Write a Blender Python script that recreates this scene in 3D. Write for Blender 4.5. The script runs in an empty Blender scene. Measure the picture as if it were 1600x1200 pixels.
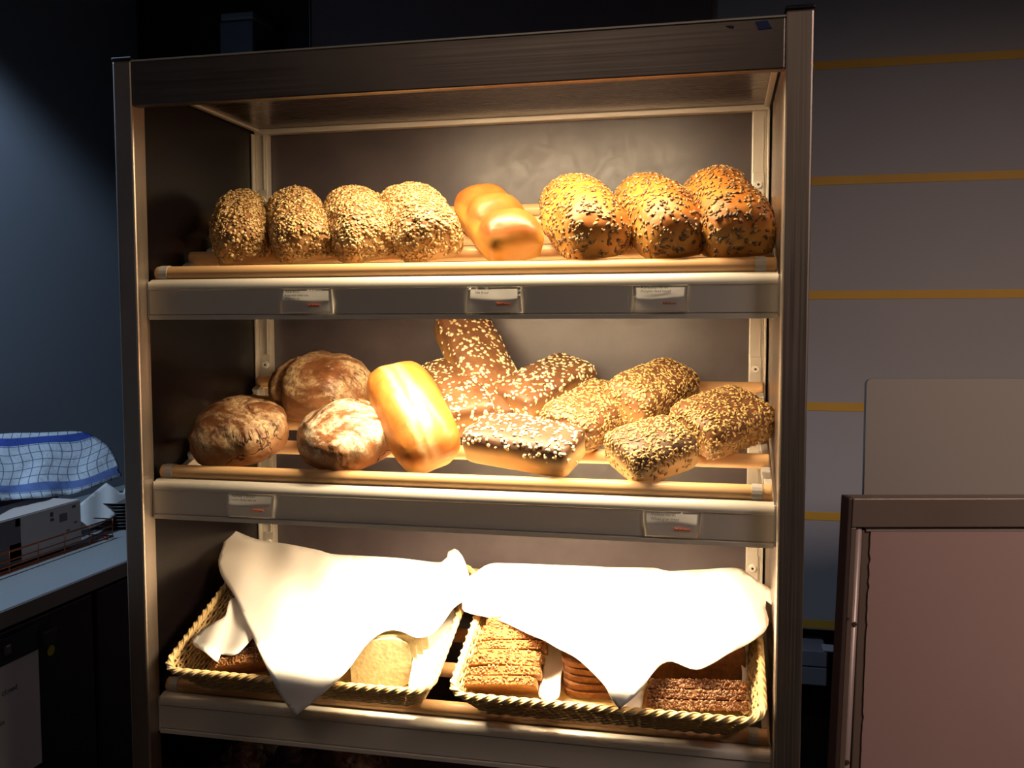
import bpy, bmesh, math, random
import numpy as np
from mathutils import Vector, Matrix, noise, geometry
R_ = random.Random(7)
S = bpy.context.scene
COL = S.collection

# ------------------------------------------------------------------ camera, world, lights, exposure
CAM = Vector((0.916, -1.3513, 1.5)); YAW, PITCH, ROLL, FPX = 0.2168, -0.0651, -0.0015, 1464.3
fw = Vector((-math.sin(YAW)*math.cos(PITCH), math.cos(YAW)*math.cos(PITCH), math.sin(PITCH)))
rt = Vector((math.cos(YAW), math.sin(YAW), 0)); up = rt.cross(fw)
r2 = rt*math.cos(ROLL) + up*math.sin(ROLL); u2 = -rt*math.sin(ROLL) + up*math.cos(ROLL)
cd = bpy.data.cameras.new('camera'); cam = bpy.data.objects.new('camera', cd); COL.objects.link(cam)
cd.sensor_fit = 'HORIZONTAL'; cd.sensor_width = 36; cd.lens = FPX/1600*36; cd.clip_start = .02
M3 = Matrix((r2, u2, -fw)).transposed(); cam.matrix_world = Matrix.Translation(CAM) @ M3.to_4x4()
S.camera = cam
vs = S.view_settings; vs.view_transform = 'Standard'; vs.look = 'None'; vs.gamma = 1; vs.use_curve_mapping = False
vs.exposure = 0.1
W = bpy.data.worlds.new('world'); S.world = W; W.use_nodes = True
W.node_tree.nodes['Background'].inputs[0].default_value = (.55, .42, .38, 1)
W.node_tree.nodes['Background'].inputs[1].default_value = .022

def light(name, kind, loc, energy, color, aim=None, **kw):
    l = bpy.data.lights.new(name, kind); l.energy = energy; l.color = color
    for k, v in kw.items(): setattr(l, k, v)
    o = bpy.data.objects.new(name, l); COL.objects.link(o); o.location = loc
    if aim is not None: o.rotation_euler = (Vector(aim)-Vector(loc)).to_track_quat('-Z', 'Y').to_euler()
    return o
WARM = (1, .77, .47)
light('front_fill_light', 'AREA', (.45, -1.5, 2.6), .7, (1, .76, .58), aim=(.55, .0, 1.1), shape='RECTANGLE', size=.8, size_y=.5, spread=1.5)  # added warm fill, no fitting there: brightens the rack's fascias and posts
# the counter's cool downlight, an unseen warm fill added for wall and board
light('counter_downlight', 'SPOT', (-.76, .12, 2.62), 48, (.58, .76, 1), aim=(-.761, .12, .9), spot_size=2.33, spot_blend=.30, shadow_soft_size=.04)
light('right_fill_light', 'AREA', (2.5, -.9, 2.6), 8.5, (1, .77, .66), aim=(1.85, .7, .9), shape='RECTANGLE', size=.6, size_y=.5, spread=1.45)

# ------------------------------------------------------------------ helpers
def ray(x, y): return fw + r2*((x-800)/FPX) - u2*((y-600)/FPX)
def hit(x, y, P, n):
    d = ray(x, y); n = Vector(n); return CAM + d*((Vector(P)-CAM).dot(n)/d.dot(n))
def atY(x, y, Y): return hit(x, y, (0, Y, 0), (0, 1, 0))
def atX(x, y, X): return hit(x, y, (X, 0, 0), (1, 0, 0))
def atZ(x, y, Z): return hit(x, y, (0, 0, Z), (0, 0, 1))

def tag(o, label=None, cat=None, group=None, kind=None):
    for k, v in (('label', label), ('category', cat), ('group', group), ('kind', kind)):
        if v: o[k] = v
    return o
def link(name, me, mat, parent=None, mw=None):
    o = bpy.data.objects.new(name, me); COL.objects.link(o)
    if mat:
        me.materials.clear()
        for m in (mat if isinstance(mat, (list, tuple)) else [mat]): me.materials.append(m)
    if parent: o.parent = parent
    if mw is not None: o.matrix_local = mw
    return o
def empty(name, mw=None):
    o = bpy.data.objects.new(name, None); COL.objects.link(o); o.empty_display_size = .05
    if mw is not None: o.matrix_world = mw
    return o
def bm2me(bm, name, smooth=False):
    me = bpy.data.meshes.new(name); bm.to_mesh(me); bm.free()
    if smooth: me.shade_smooth()
    return me
def boxbm(bm, lo, hi, bev=0, segs=2):
    lo, hi = Vector(lo), Vector(hi); c = (lo+hi)/2; d = hi-lo
    r = bmesh.ops.create_cube(bm, size=1, matrix=Matrix.Translation(c) @ Matrix.Diagonal((d.x, d.y, d.z, 1)))
    if bev:
        es = list({e for v in r['verts'] for e in v.link_edges})
        bmesh.ops.bevel(bm, geom=es, offset=bev, segments=segs, affect='EDGES', profile=.5)
def box(name, lo, hi, mat, parent=None, bev=0, mw=None, segs=2):
    bm = bmesh.new(); boxbm(bm, lo, hi, bev, segs)
    return link(name, bm2me(bm, name), mat, parent, mw)
def tubebm(bm, pts, r, n=8, closed=False, caps=True, rf=None):
    pts = [Vector(p) for p in pts]; rings = []; N = len(pts)
    prev = None
    for i, p in enumerate(pts):
        a = pts[(i-1) % N] if (closed or i > 0) else p; b = pts[(i+1) % N] if (closed or i < N-1) else p
        t = (b-a).normalized()
        if prev is None:
            ref = Vector((0, 0, 1)) if abs(t.z) < .9 else Vector((1, 0, 0)); u = t.cross(ref).normalized()
        else: u = (prev - t*prev.dot(t)).normalized()
        prev = u; v = t.cross(u); rr = rf(i/(N-1)) * r if rf else r
        rings.append([bm.verts.new(p + (u*math.cos(2*math.pi*k/n) + v*math.sin(2*math.pi*k/n))*rr) for k in range(n)])
    for i in range(N if closed else N-1):
        A, B = rings[i], rings[(i+1) % N]
        for k in range(n): bm.faces.new((A[k], A[(k+1) % n], B[(k+1) % n], B[k]))
    if caps and not closed:
        bm.faces.new(rings[0][::-1]); bm.faces.new(rings[-1])
def tube(name, pts, r, mat, parent=None, n=10, closed=False, mw=None, smooth=True):
    bm = bmesh.new(); tubebm(bm, pts, r, n, closed)
    bmesh.ops.recalc_face_normals(bm, faces=bm.faces)
    me = bm2me(bm, name, smooth)
    return link(name, me, mat, parent, mw)
def prism(name, prof, x0, x1, mat, parent=None, smooth=False):
    """profile of (y, z) points, extruded along x, closed solid"""
    bm = bmesh.new()
    A = [bm.verts.new((x0, y, z)) for y, z in prof]; B = [bm.verts.new((x1, y, z)) for y, z in prof]
    n = len(prof)
    for i in range(n): bm.faces.new((A[i], A[(i+1) % n], B[(i+1) % n], B[i]))
    bm.faces.new(A[::-1]); bm.faces.new(B)
    bmesh.ops.recalc_face_normals(bm, faces=bm.faces)
    me = bm2me(bm, name)
    if smooth: me.shade_smooth(); me.set_sharp_from_angle(angle=.6)
    return link(name, me, mat, parent)

# ------------------------------------------------------------------ materials
def lin(r, g, b): return tuple(((c/255)/12.92 if c/255 <= .04045 else ((c/255+.055)/1.055)**2.4) for c in (r, g, b)) + (1,)
class Mat:
    def __init__(s, name, color, rough=.5, metal=0, spec=.5, coat=0):
        s.m = bpy.data.materials.new(name); s.m.use_nodes = True; s.t = s.m.node_tree; s.n = s.t.nodes
        s.b = s.n['Principled BSDF']; s.b.inputs['Base Color'].default_value = color
        s.b.inputs['Roughness'].default_value = rough; s.b.inputs['Metallic'].default_value = metal
        s.b.inputs['Specular IOR Level'].default_value = spec; s.b.inputs['Coat Weight'].default_value = coat
        s.tc = s.n.new('ShaderNodeTexCoord'); s.bump = None
    def L(s, a, b): s.t.links.new(a, b)
    def mapping(s, scale=(1, 1, 1), coord='Object', rot=(0, 0, 0)):
        m = s.n.new('ShaderNodeMapping'); m.inputs['Scale'].default_value = scale; m.inputs['Rotation'].default_value = rot
        s.L(s.tc.outputs[coord], m.inputs[0]); return m.outputs[0]
    def noise(s, scale, detail=4, rough=.55, vec=None, dist=0):
        t = s.n.new('ShaderNodeTexNoise'); t.inputs['Scale'].default_value = scale; t.inputs['Detail'].default_value = detail
        t.inputs['Roughness'].default_value = rough; t.inputs['Distortion'].default_value = dist
        s.L(vec or s.tc.outputs['Object'], t.inputs['Vector']); return t.outputs['Fac']
    def ramp(s, fac, stops, interp='LINEAR'):
        r = s.n.new('ShaderNodeValToRGB'); r.color_ramp.interpolation = interp; e = r.color_ramp.elements
        while len(e) < len(stops): e.new(.5)
        for k, (p, c) in enumerate(stops): e[k].position = p; e[k].color = c if len(c) == 4 else (*c, 1)
        s.L(fac, r.inputs[0]); return r.outputs[0]
    def mix(s, fac, a, b, mode='MIX'):
        m = s.n.new('ShaderNodeMix'); m.data_type = 'RGBA'; m.blend_type = mode
        for inp, v in ((m.inputs[0], fac), (m.inputs[6], a), (m.inputs[7], b)):
            if isinstance(v, (int, float)): inp.default_value = v
            elif isinstance(v, tuple): inp.default_value = v
            else: s.L(v, inp)
        return m.outputs[2]
    def col(s, out): s.L(out, s.b.inputs['Base Color']); return s
    def rgh(s, out): s.L(out, s.b.inputs['Roughness']); return s
    def bmp(s, h, strength=.3, dist=.001):
        b = s.n.new('ShaderNodeBump'); b.inputs['Strength'].default_value = strength; b.inputs['Distance'].default_value = dist
        s.L(h, b.inputs['Height'])
        if s.bump: s.L(s.bump, b.inputs['Normal'])
        s.bump = b.outputs[0]; s.L(s.bump, s.b.inputs['Normal']); return s
    def sep(s, coord='Generated', axis=2):
        x = s.n.new('ShaderNodeSeparateXYZ'); s.L(s.tc.outputs[coord], x.inputs[0]); return x.outputs[axis]
    def island(s):
        g = s.n.new('ShaderNodeNewGeometry'); return g.outputs['Random Per Island']
G = lambda v: (v, v, v, 1)

def brushed(name, c, rough=.32, axis='z', metal=1):
    m = Mat(name, c, rough, metal)
    sc = {'z': (400, 400, 3), 'x': (3, 400, 400), 'y': (400, 3, 400)}[axis]
    n = m.noise(1, 3, .6, m.mapping(sc))
    m.rgh(m.ramp(n, [(.3, G(rough-.07)), (.7, G(rough+.08))])); m.bmp(n, .06, .0005)
    n2 = m.noise(6, 3); m.col(m.mix(m.ramp(n2, [(.35, G(0)), (.65, G(1))]), tuple(x*.85 for x in c[:3])+(1,), c)); return m.m
M_post = brushed('brushed_steel', (.50, .42, .36, 1), .44)
M_beam = brushed('brushed_steel_beam', (.20, .17, .155, 1), .42, 'x')
M_roofp = brushed('steel_canopy', (.30, .24, .21, 1), .26, 'x')
M_cap = Mat('black_plastic', (.012, .01, .01, 1), .45).m
def laminate():
    m = Mat('dark_laminate', (.04, .03, .036, 1), .36, 0, .55)
    n = m.noise(5, 6, .65); sm = m.noise(26, 8, .7, dist=1.5)
    m.col(m.mix(m.ramp(n, [(.3, G(0)), (.75, G(1))]), (.050, .038, .046, 1), (.098, .080, .086, 1)))
    m.rgh(m.ramp(sm, [(.35, G(.33)), (.7, G(.46))])); return m.m
M_lam = laminate()
M_lamL = Mat('dark_side_laminate', (.006, .004, .005, 1), .28, 0, .35).m
def alu():
    m = Mat('satin_aluminium', (.62, .58, .52, 1), .34, .22)
    n = m.noise(1, 3, .6, m.mapping((2, 300, 300))); m.rgh(m.ramp(n, [(.3, G(.32)), (.7, G(.44))])); m.bmp(n, .04, .0004); return m.m
M_alu = alu()
M_chan = Mat('pale_aluminium_channel', (.62, .57, .50, 1), .42, .35).m
M_grey = Mat('grey_plastic_clip', (.42, .40, .38, 1), .4).m
M_screw = Mat('zinc_screw', (.85, .82, .76, 1), .3, .3).m
def wood():
    m = Mat('beech_dowel', (.6, .4, .2, 1), .42)
    n = m.noise(1, 4, .6, m.mapping((3, 90, 90))); n2 = m.noise(2, 3, .5, m.mapping((1.2, 30, 30)))
    c = m.mix(m.ramp(n, [(.3, G(0)), (.7, G(1))]), (.50, .27, .115, 1), (.68, .42, .20, 1))
    m.col(m.mix(m.ramp(n2, [(.4, G(0)), (.75, G(.6))]), c, (.74, .50, .26, 1))); m.bmp(n, .1, .0004); return m.m
M_wood = wood()
def emis(name, c, s):
    m = bpy.data.materials.new(name); m.use_nodes = True; t = m.node_tree; t.nodes.clear()
    e = t.nodes.new('ShaderNodeEmission'); e.inputs[0].default_value = c; e.inputs[1].default_value = s
    o = t.nodes.new('ShaderNodeOutputMaterial'); t.links.new(e.outputs[0], o.inputs[0]); return m
M_tube = emis('lamp_tube_glow', (1, .77, .47, 1), 42)

def crust(name, dark, mid, light, side=None, flour=None, cracks=0, scale=28, bump=.5, rough=.5, stripe=None):
    m = Mat(name, mid, rough, 0, .4)
    n = m.noise(scale, 6, .65); big = m.noise(scale*.3, 4, .55)
    c = m.ramp(n, [(.32, dark), (.5, mid), (.7, light)])
    c = m.mix(m.ramp(big, [(.4, G(0)), (.62, G(.75))]), c, mid)
    if stripe:   # pale burst along the top of the loaf
        gx = m.sep('Generated', 0); w = m.noise(18, 3, .6)
        ad = m.n.new('ShaderNodeMath'); ad.operation = 'MULTIPLY_ADD'; m.L(w, ad.inputs[0]); ad.inputs[1].default_value = .25; m.L(gx, ad.inputs[2])
        s = m.ramp(ad.outputs[0], [(.42, G(0)), (.50, G(1)), (.58, G(.25)), (.64, G(.9)), (.76, G(0))])
        c = m.mix(s, c, stripe)
    if side:
        z = m.sep(); w = m.noise(14, 3)
        ad = m.n.new('ShaderNodeMath'); ad.operation = 'MULTIPLY_ADD'; m.L(w, ad.inputs[0]); ad.inputs[1].default_value = .25; m.L(z, ad.inputs[2])
        c = m.mix(m.ramp(ad.outputs[0], [(.50, G(1)), (.78, G(0))]), c, side)
    if cracks:
        r1_ = m.noise(cracks, 4, .55, dist=.8)
        ck = m.ramp(r1_, [(.485, G(0)), (.5, G(1)), (.515, G(0))]); mk = m.ramp(m.noise(cracks*.9+3, 2), [(.50, G(0)), (.58, G(1))])
        ck = m.mix(1.0, ck, mk, 'MULTIPLY')
    if flour:
        f1 = m.noise(11, 6, .75, dist=.8); f2 = m.noise(130, 5, .75)
        f = m.mix(.8, m.ramp(f1, [(.43, G(0)), (.56, G(1))]), m.ramp(f2, [(.40, G(0)), (.56, G(1))]), 'MULTIPLY')
        z = m.ramp(m.sep(), [(.25, G(0)), (.6, G(1))])
        c = m.mix(m.mix(1.0, f, z, 'MULTIPLY'), c, flour)
        m.rgh(m.ramp(f, [(0, G(.42)), (1, G(.85))]))
    if cracks:
        c = m.mix(ck, c, tuple(x*.55 for x in dark[:3])+(1,)); inv = m.ramp(ck, [(0, G(1)), (1, G(0))]); m.bmp(inv, .8, .003)
    m.col(c); m.bmp(n, bump, .0018); fine = m.noise(scale*7, 3); m.bmp(fine, .25, .0006)
    return m.m
OATC = crust('oat_loaf_crust', (.12, .05, .018, 1), (.24, .105, .038, 1), (.34, .17, .065, 1), side=(.52, .30, .11, 1))
PUMC = crust('pumpkin_loaf_crust', (.18, .052, .008, 1), (.36, .115, .014, 1), (.50, .20, .03, 1), side=(.62, .32, .07, 1), scale=20, bump=.3)
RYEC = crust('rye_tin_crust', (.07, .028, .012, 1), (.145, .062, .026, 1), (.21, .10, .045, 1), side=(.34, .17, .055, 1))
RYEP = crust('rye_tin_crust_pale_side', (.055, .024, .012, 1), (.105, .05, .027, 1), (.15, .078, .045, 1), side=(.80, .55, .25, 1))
GOLD = crust('golden_milk_crust', (.13, .034, .006, 1), (.26, .078, .014, 1), (.36, .125, .026, 1), side=(.66, .34, .07, 1), scale=11, bump=.15, rough=.38)
BATC = crust('golden_split_crust', (.24, .08, .014, 1), (.40, .145, .026, 1), (.52, .21, .05, 1), side=(.78, .50, .16, 1), scale=13, bump=.2, rough=.42, stripe=(.54, .33, .15, 1))
FARM = crust('floured_farmhouse_crust', (.07, .024, .010, 1), (.14, .052, .02, 1), (.24, .10, .04, 1), side=(.26, .11, .04, 1), flour=(.56, .40, .22, 1), cracks=9, scale=34, bump=.8)
FARM2 = crust('heavily_floured_crust', (.10, .035, .015, 1), (.20, .080, .03, 1), (.32, .14, .055, 1), side=(.34, .15, .055, 1), flour=(.92, .80, .56, 1), cracks=8, scale=34, bump=.8)
def seedmat(name, cols, rough=.5):
    m = Mat(name, cols[0], rough, 0, .45); k = len(cols)
    c = m.ramp(m.island(), [(i/k, c) for i, c in enumerate(cols)], 'CONSTANT')
    n = m.noise(500, 2); m.col(m.mix(m.ramp(n, [(.3, G(0)), (.7, G(.35))]), c, cols[-1])); return m.m
OATS = seedmat('oat_flake', [(.50, .32, .12, 1), (.62, .42, .18, 1), (.40, .23, .08, 1), (.66, .48, .23, 1), (.32, .17, .055, 1)])
OATW = seedmat('pale_oat_flake', [(.84, .66, .34, 1), (.90, .74, .44, 1), (.76, .54, .24, 1), (.93, .80, .55, 1)])
SESM = seedmat('sunflower_seed', [(.48, .29, .10, 1), (.58, .38, .15, 1), (.38, .21, .065, 1), (.50, .34, .14, 1)])
TOAST = seedmat('toasted_seed', [(.22, .085, .022, 1), (.32, .135, .04, 1), (.17, .06, .018, 1), (.42, .21, .07, 1)])
DARKS = seedmat('dark_toasted_seed', [(.20, .09, .04, 1), (.28, .14, .07, 1), (.14, .06, .03, 1), (.34, .19, .10, 1)])
PUMS = seedmat('pumpkin_seed', [(.12, .07, .035, 1), (.20, .12, .05, 1), (.34, .19, .07, 1), (.09, .06, .04, 1), (.46, .27, .10, 1)], .4)

# ------------------------------------------------------------------ bread
def loaf_mesh(name, W_, L_, H_, ex=3., ey=4., ez=3., base=.86, seed=0, rough=.004, lobes=0, dome=0, groove=0, res=22, fold=None, big=.006):
    bm = bmesh.new(); bmesh.ops.create_cube(bm, size=2)
    bmesh.ops.subdivide_edges(bm, edges=bm.edges[:], cuts=res, use_grid_fill=True)
    sv = Vector((seed*3.1, seed*1.7, seed*.9))
    for v in bm.verts:
        x, y, z = v.co
        # equalise the spacing, then pull onto a super-ellipsoid
        x, y, z = (math.sin(a*math.pi/2*.92)/math.sin(math.pi/2*.92) for a in (x, y, z))
        p_ = ez if z > 0 else 7.; rho = (abs(x)**p_ + abs(z)**p_)**(1/p_)
        if ex < 2.4:   # round loaf
            rho = (abs(x)**2.2 + abs(y)**2.2)**(1/2.2); k = (rho**p_ + abs(z)**p_)**(1/p_)
        else: k = (rho**ey + abs(y)**ey)**(1/ey)
        x, y, z = x/k, y/k, z/k
        zz = .32+.68*z if z > 0 else .32*(1+z)
        wf = base + (1-base)*min(1, zz/.55)**.8
        X = x*W_/2*wf; Y = y*L_/2*(1-(1-wf)*.5); Z = zz*H_
        if dome: Z += dome*max(0, 1-x*x)*max(0, 1-y*y)*zz
        if lobes:
            ph = (y+1)/2*lobes; c = abs(math.sin(math.pi*ph)); c = 1-(1-c**.7)*(1-.4*abs(y)**4)
            Z -= (1-c)*H_*.26*zz; X *= 1-(1-c)*.06*zz
        if groove and zz > .5:
            off = x - .12 + .12*math.sin(y*2)
            Z -= groove*math.exp(-(off/.13)**2)*max(0, 1-y*y)*(zz-.5)*2
        if fold and zz > .3:   # deep crease across the loaf
            off = y - fold; Z -= .030*math.exp(-(off/.08)**2)*zz; X *= 1-.12*math.exp(-(off/.10)**2)
        p = Vector((X, Y, Z)); d = p - Vector((0, 0, H_*.4)); dn = d.normalized()
        nn = noise.noise((p+sv)*16)*big + noise.noise((p+sv)*60)*rough*.6 + noise.noise((p+sv)*150)*rough*.35
        p += dn*nn*(min(1, zz*5)*.9+.1)
        p.z = max(0, p.z); v.co = p
    bmesh.ops.recalc_face_normals(bm, faces=bm.faces)
    return bm2me(bm, name, True)
def seeds_mesh(name, me, count, size, seed=0, zmin=.0, nzmin=-.25, sink=.25, top_bias=0, bare=None, align=None, patch=.0):
    rng = np.random.default_rng(seed+11)
    me.calc_loop_triangles(); T = me.loop_triangles
    co = np.array([v.co[:] for v in me.vertices]); tri = np.array([t.vertices[:] for t in T])
    A, B, C_ = co[tri[:, 0]], co[tri[:, 1]], co[tri[:, 2]]
    N = np.cross(B-A, C_-A); ar = np.linalg.norm(N, axis=1); N = N/np.maximum(ar, 1e-12)[:, None]
    w = ar*(N[:, 2] > nzmin)*((A[:, 2]) > zmin)
    if top_bias: w = w*np.clip(.15+N[:, 2], .05, 1)**top_bias
    w = w/w.sum(); idx = rng.choice(len(tri), count, p=w); r1 = np.sqrt(rng.random(count)); rr = rng.random(count)
    P = A[idx]*(1-r1)[:, None] + B[idx]*(r1*(1-rr))[:, None] + C_[idx]*(r1*rr)[:, None]; Nn = N[idx]
    V = []; F = []
    a0, b0, t0 = size
    for i in range(count):
        p = Vector(P[i]); n = Vector(Nn[i])
        if patch and noise.noise(p*22 + Vector((seed, 0, 0))) < patch-.5: continue
        n = (n + Vector(rng.normal(0, .22, 3))).normalized()
        u = n.orthogonal().normalized(); ang = rng.random()*6.283; v = n.cross(u)
        if align is not None:
            al = Vector(align) + Vector(rng.normal(0, .35, 3)); u = (al - n*al.dot(n)).normalized(); v = n.cross(u); ang = 0
        uu = u*math.cos(ang)+v*math.sin(ang); vv = n.cross(uu)
        s = rng.uniform(.7, 1.25); a, b, t = a0*s*rng.uniform(.8, 1.2), b0*s*rng.uniform(.8, 1.2), t0*s
        c = p + n*t*(1-2*sink); k = len(V)
        V.append(c+n*t*.8)
        for j in range(6):
            q = j*math.pi/3; V.append(c + uu*math.cos(q)*a + vv*math.sin(q)*b)
        V.append(c-n*t)
        for j in range(6):
            j2 = (j+1) % 6; F.append((k, k+1+j, k+1+j2)); F.append((k+7, k+1+j2, k+1+j))
    m = bpy.data.meshes.new(name); m.from_pydata([tuple(v) for v in V], [], F); m.shade_smooth(); return m
TILT = math.atan(.405)
def shelf_mat(z0):
    return Matrix.Translation((0, .05, z0)) @ Matrix.Rotation(TILT, 4, 'X') @ Matrix.Translation((0, 0, .012 if z0 < 1 else .0032))
Z1, Z2, Z3, Z4 = 1.582, 1.252, .886, .53
def pose(z0, u, v, w=0, yaw=0, pit=0, rol=0):
    # on the two upper shelves the loaves lie behind the raised front dowel
    return shelf_mat(z0) @ Matrix.Translation((u-((.916-u)*.018 if z0 > 1 else 0), v+(.026 if z0 > 1 else 0), w)) @ Matrix.Rotation(yaw, 4, 'Z') @ Matrix.Rotation(pit, 4, 'X') @ Matrix.Rotation(rol, 4, 'Y')
def bread(name, mw, me, mat, label, group, seeds=None, smat=None, sname='seed_topping'):
    o = link(name, me, mat); o.matrix_world = mw; tag(o, label, 'bread', group)
    if seeds:
        s = link(sname, seeds_mesh(sname, me, **seeds), smat, o); tag(s, kind='stuff')
    return o

# ------------------------------------------------------------------ the room
BWY, LWX = 1.60, -1.05
M_wl = Mat('blue_grey_wall_paint', (.23, .265, .315, 1), .75); n = M_wl.noise(60, 4); M_wl.bmp(n, .08, .001); M_wl = M_wl.m
M_wb = Mat('pale_grey_wall', (.40, .37, .38, 1), .8); n = M_wb.noise(90, 4); M_wb.bmp(n, .08, .001)
n = M_wb.noise(2.5, 3); M_wb.col(M_wb.mix(n, (.37, .35, .36, 1), (.43, .40, .40, 1))); M_wb = M_wb.m
M_dark = Mat('black_glossy_cladding', (.010, .009, .010, 1), .28, 0, .5).m
M_brown = Mat('dark_brown_cladding', (.15, .10, .095, 1), .45, 0, .5).m
M_floor = Mat('dark_floor_tile', (.03, .022, .02, 1), .5).m
M_ceil = Mat('dark_ceiling', (.03, .028, .028, 1), .9).m
tag(box('floor', (-1.2, -3.2, -.05), (3.4, 2.2, 0), M_floor), kind='structure')
tag(box('ceiling', (-1.2, -3.2, 2.75), (3.4, 2.2, 2.8), M_ceil), kind='structure')
tag(box('wall_left', (LWX-.06, -3.2, 0), (LWX, BWY+.1, 2.75), M_wl), kind='structure')
zb = atY(1255, 976, BWY).z
wb = tag(box('wall_back', (.86, BWY, zb-.012), (3.4, BWY+.08, 2.75), M_wb), kind='structure')
tag(box('trim_1', (.86, BWY+.06, 0), (3.4, BWY+.12, zb-.012), M_dark), kind='structure')
M_str = Mat('ochre_stripe', (.42, .23, .035, 1), .6); n = M_str.noise(7, 3); M_str.col(M_str.mix(n, (.60, .30, .03, 1), (.72, .40, .05, 1))); M_str = M_str.m
for k, y in enumerate((103, 283, 461, 635, 806, 975)):
    z = atY(1275, y, BWY).z; box('stripe', (.86, BWY-.0015, z-.0125), (3.4, BWY, z+.0125), M_str, wb)
# dark cladding boards of the upper back wall (behind the rack)
cl = tag(box('trim_2', (LWX, BWY+.02, 0), (.86, BWY+.08, 2.75), M_dark), kind='structure')
xs = atY(487, 40, BWY).x; xe = atY(1113, 10, BWY).x
box('panel', (LWX+.001, BWY-.012, .02), (xs-.004, BWY+.02, 2.74), M_dark, cl, .003)
box('panel', (xs+.004, BWY-.012, .02), (xe, BWY+.02, 2.74), M_brown, cl, .003)
box('joint_strip', (xs-.003, BWY-.014, .02), (xs+.001, BWY+.02, 2.74), Mat('grey_joint', (.2, .2, .22, 1), .4, .6).m, cl)
p0, p1 = atY(344, 95, 1.45), atY(395, 18, 1.45)
gb = empty('wall_box', Matrix.Translation((p0.x, 1.45, p0.z-.1)))
tag(gb, 'dim grey box high on the black cladding above the rack\'s left end', 'box')
w_ = p1.x-p0.x; h_ = p1.z-p0.z+.1
M_gb = Mat('dim_grey_metal', (.10, .10, .12, 1), .5, .2).m
box('box_body', (0, 0, 0), (w_, .138, h_-.025), M_gb, gb, .004); box('box_lid', (.008, -.006, h_-.022), (w_+.004, .138, h_), Mat('grey_lid', (.16, .16, .17, 1), .5).m, gb, .004)
# grey box under the wall's last stripe
p0, p1 = atY(1230, 1068, 1.52), atY(1293, 1018, 1.52)
cb = empty('socket_box', Matrix.Translation((p0.x, 1.52, p0.z))); tag(cb, 'grey plastic box with a seam, low behind the rack\'s right post', 'box')
w_ = p1.x-p0.x; h_ = p1.z-p0.z; M_cb = Mat('grey_socket_plastic', (.24, .23, .27, 1), .5).m
box('box_body', (0, 0, 0), (w_, .138, h_*.52), M_cb, cb, .004); box('cover', (0, -.002, h_*.54), (w_, .138, h_), M_cb, cb, .004)
box('latch', (w_-.012, -.004, h_), (w_+.022, .05, h_+.006), Mat('pale_latch', (.5, .5, .52, 1), .4).m, cb, .002)
box('ledge', (-.1, .05, -.012), (w_+.2, .138, -.002), M_cap, cb)

# ------------------------------------------------------------------ rack
rack = empty('bread_rack'); tag(rack, 'tall steel bread rack with lit sloping dowel shelves, loaves on it', 'rack')
ZB, ZT = 1.845, 1.915; D = .424
def post(x0, x1, y0, y1, ztop):
    p = box('post', (x0, y0, 0), (x1, y1, ztop), M_post, rack, .003)
    box('post_cap', (x0-.001, y0-.001, ztop), (x1+.001, y1+.001, ztop+.006), M_cap, p, .002)
post(-.034, 0, 0, .035, ZT+.002); post(1.0, 1.037, 0, .035, ZT+.008)
post(-.034, -.004, D-.012, D+.02, ZT); post(1.004, 1.037, D-.012, D+.02, ZT)
bm = bmesh.new(); boxbm(bm, (0, .001, ZB), (1, .018, ZT), .0025)
beam = link('top_beam', bm2me(bm, 'top_beam'), M_beam, rack)
box('beam_lip', (0, .0, ZT-.0005), (1, .034, ZT+.002), M_alu, rack)
# scraps of tape left on the beam
for a, b, c, mt, nm in ((1180, 34, 1206, 'blue', 'tape_scrap'), (1134, 40, 1147, 'dark', 'tape_scrap')):
    q0 = atY(a, b, 0); q1 = atY(c, b+11 if mt == 'blue' else b+4, 0)
    bm = bmesh.new(); w_ = q1.x-q0.x; h_ = q0.z-q1.z
    poly = [(0, 0), (.72, .08), (1, -.9), (.2, -1.0)] if mt == 'blue' else [(0, -.2), (.5, 0), (1, -.3), (.9, -1), (.4, -.7)]
    A = [bm.verts.new((q0.x+x*w_, -.0005, q0.z+z*h_)) for x, z in poly]; B = [bm.verts.new((q0.x+x*w_, .001, q0.z+z*h_)) for x, z in poly]
    bm.faces.new(A); bm.faces.new(B[::-1]); n_ = len(poly)
    for i in range(n_): bm.faces.new((A[(i+1) % n_], A[i], B[i], B[(i+1) % n_]))
    t = link(nm, bm2me(bm, nm), Mat(mt+'_tape', (.01, .03, .16, 1) if mt == 'blue' else (.01, .01, .012, 1), .5).m, beam)
    t['label'] = mt+' scrap of tape left on the steel beam'
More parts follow.
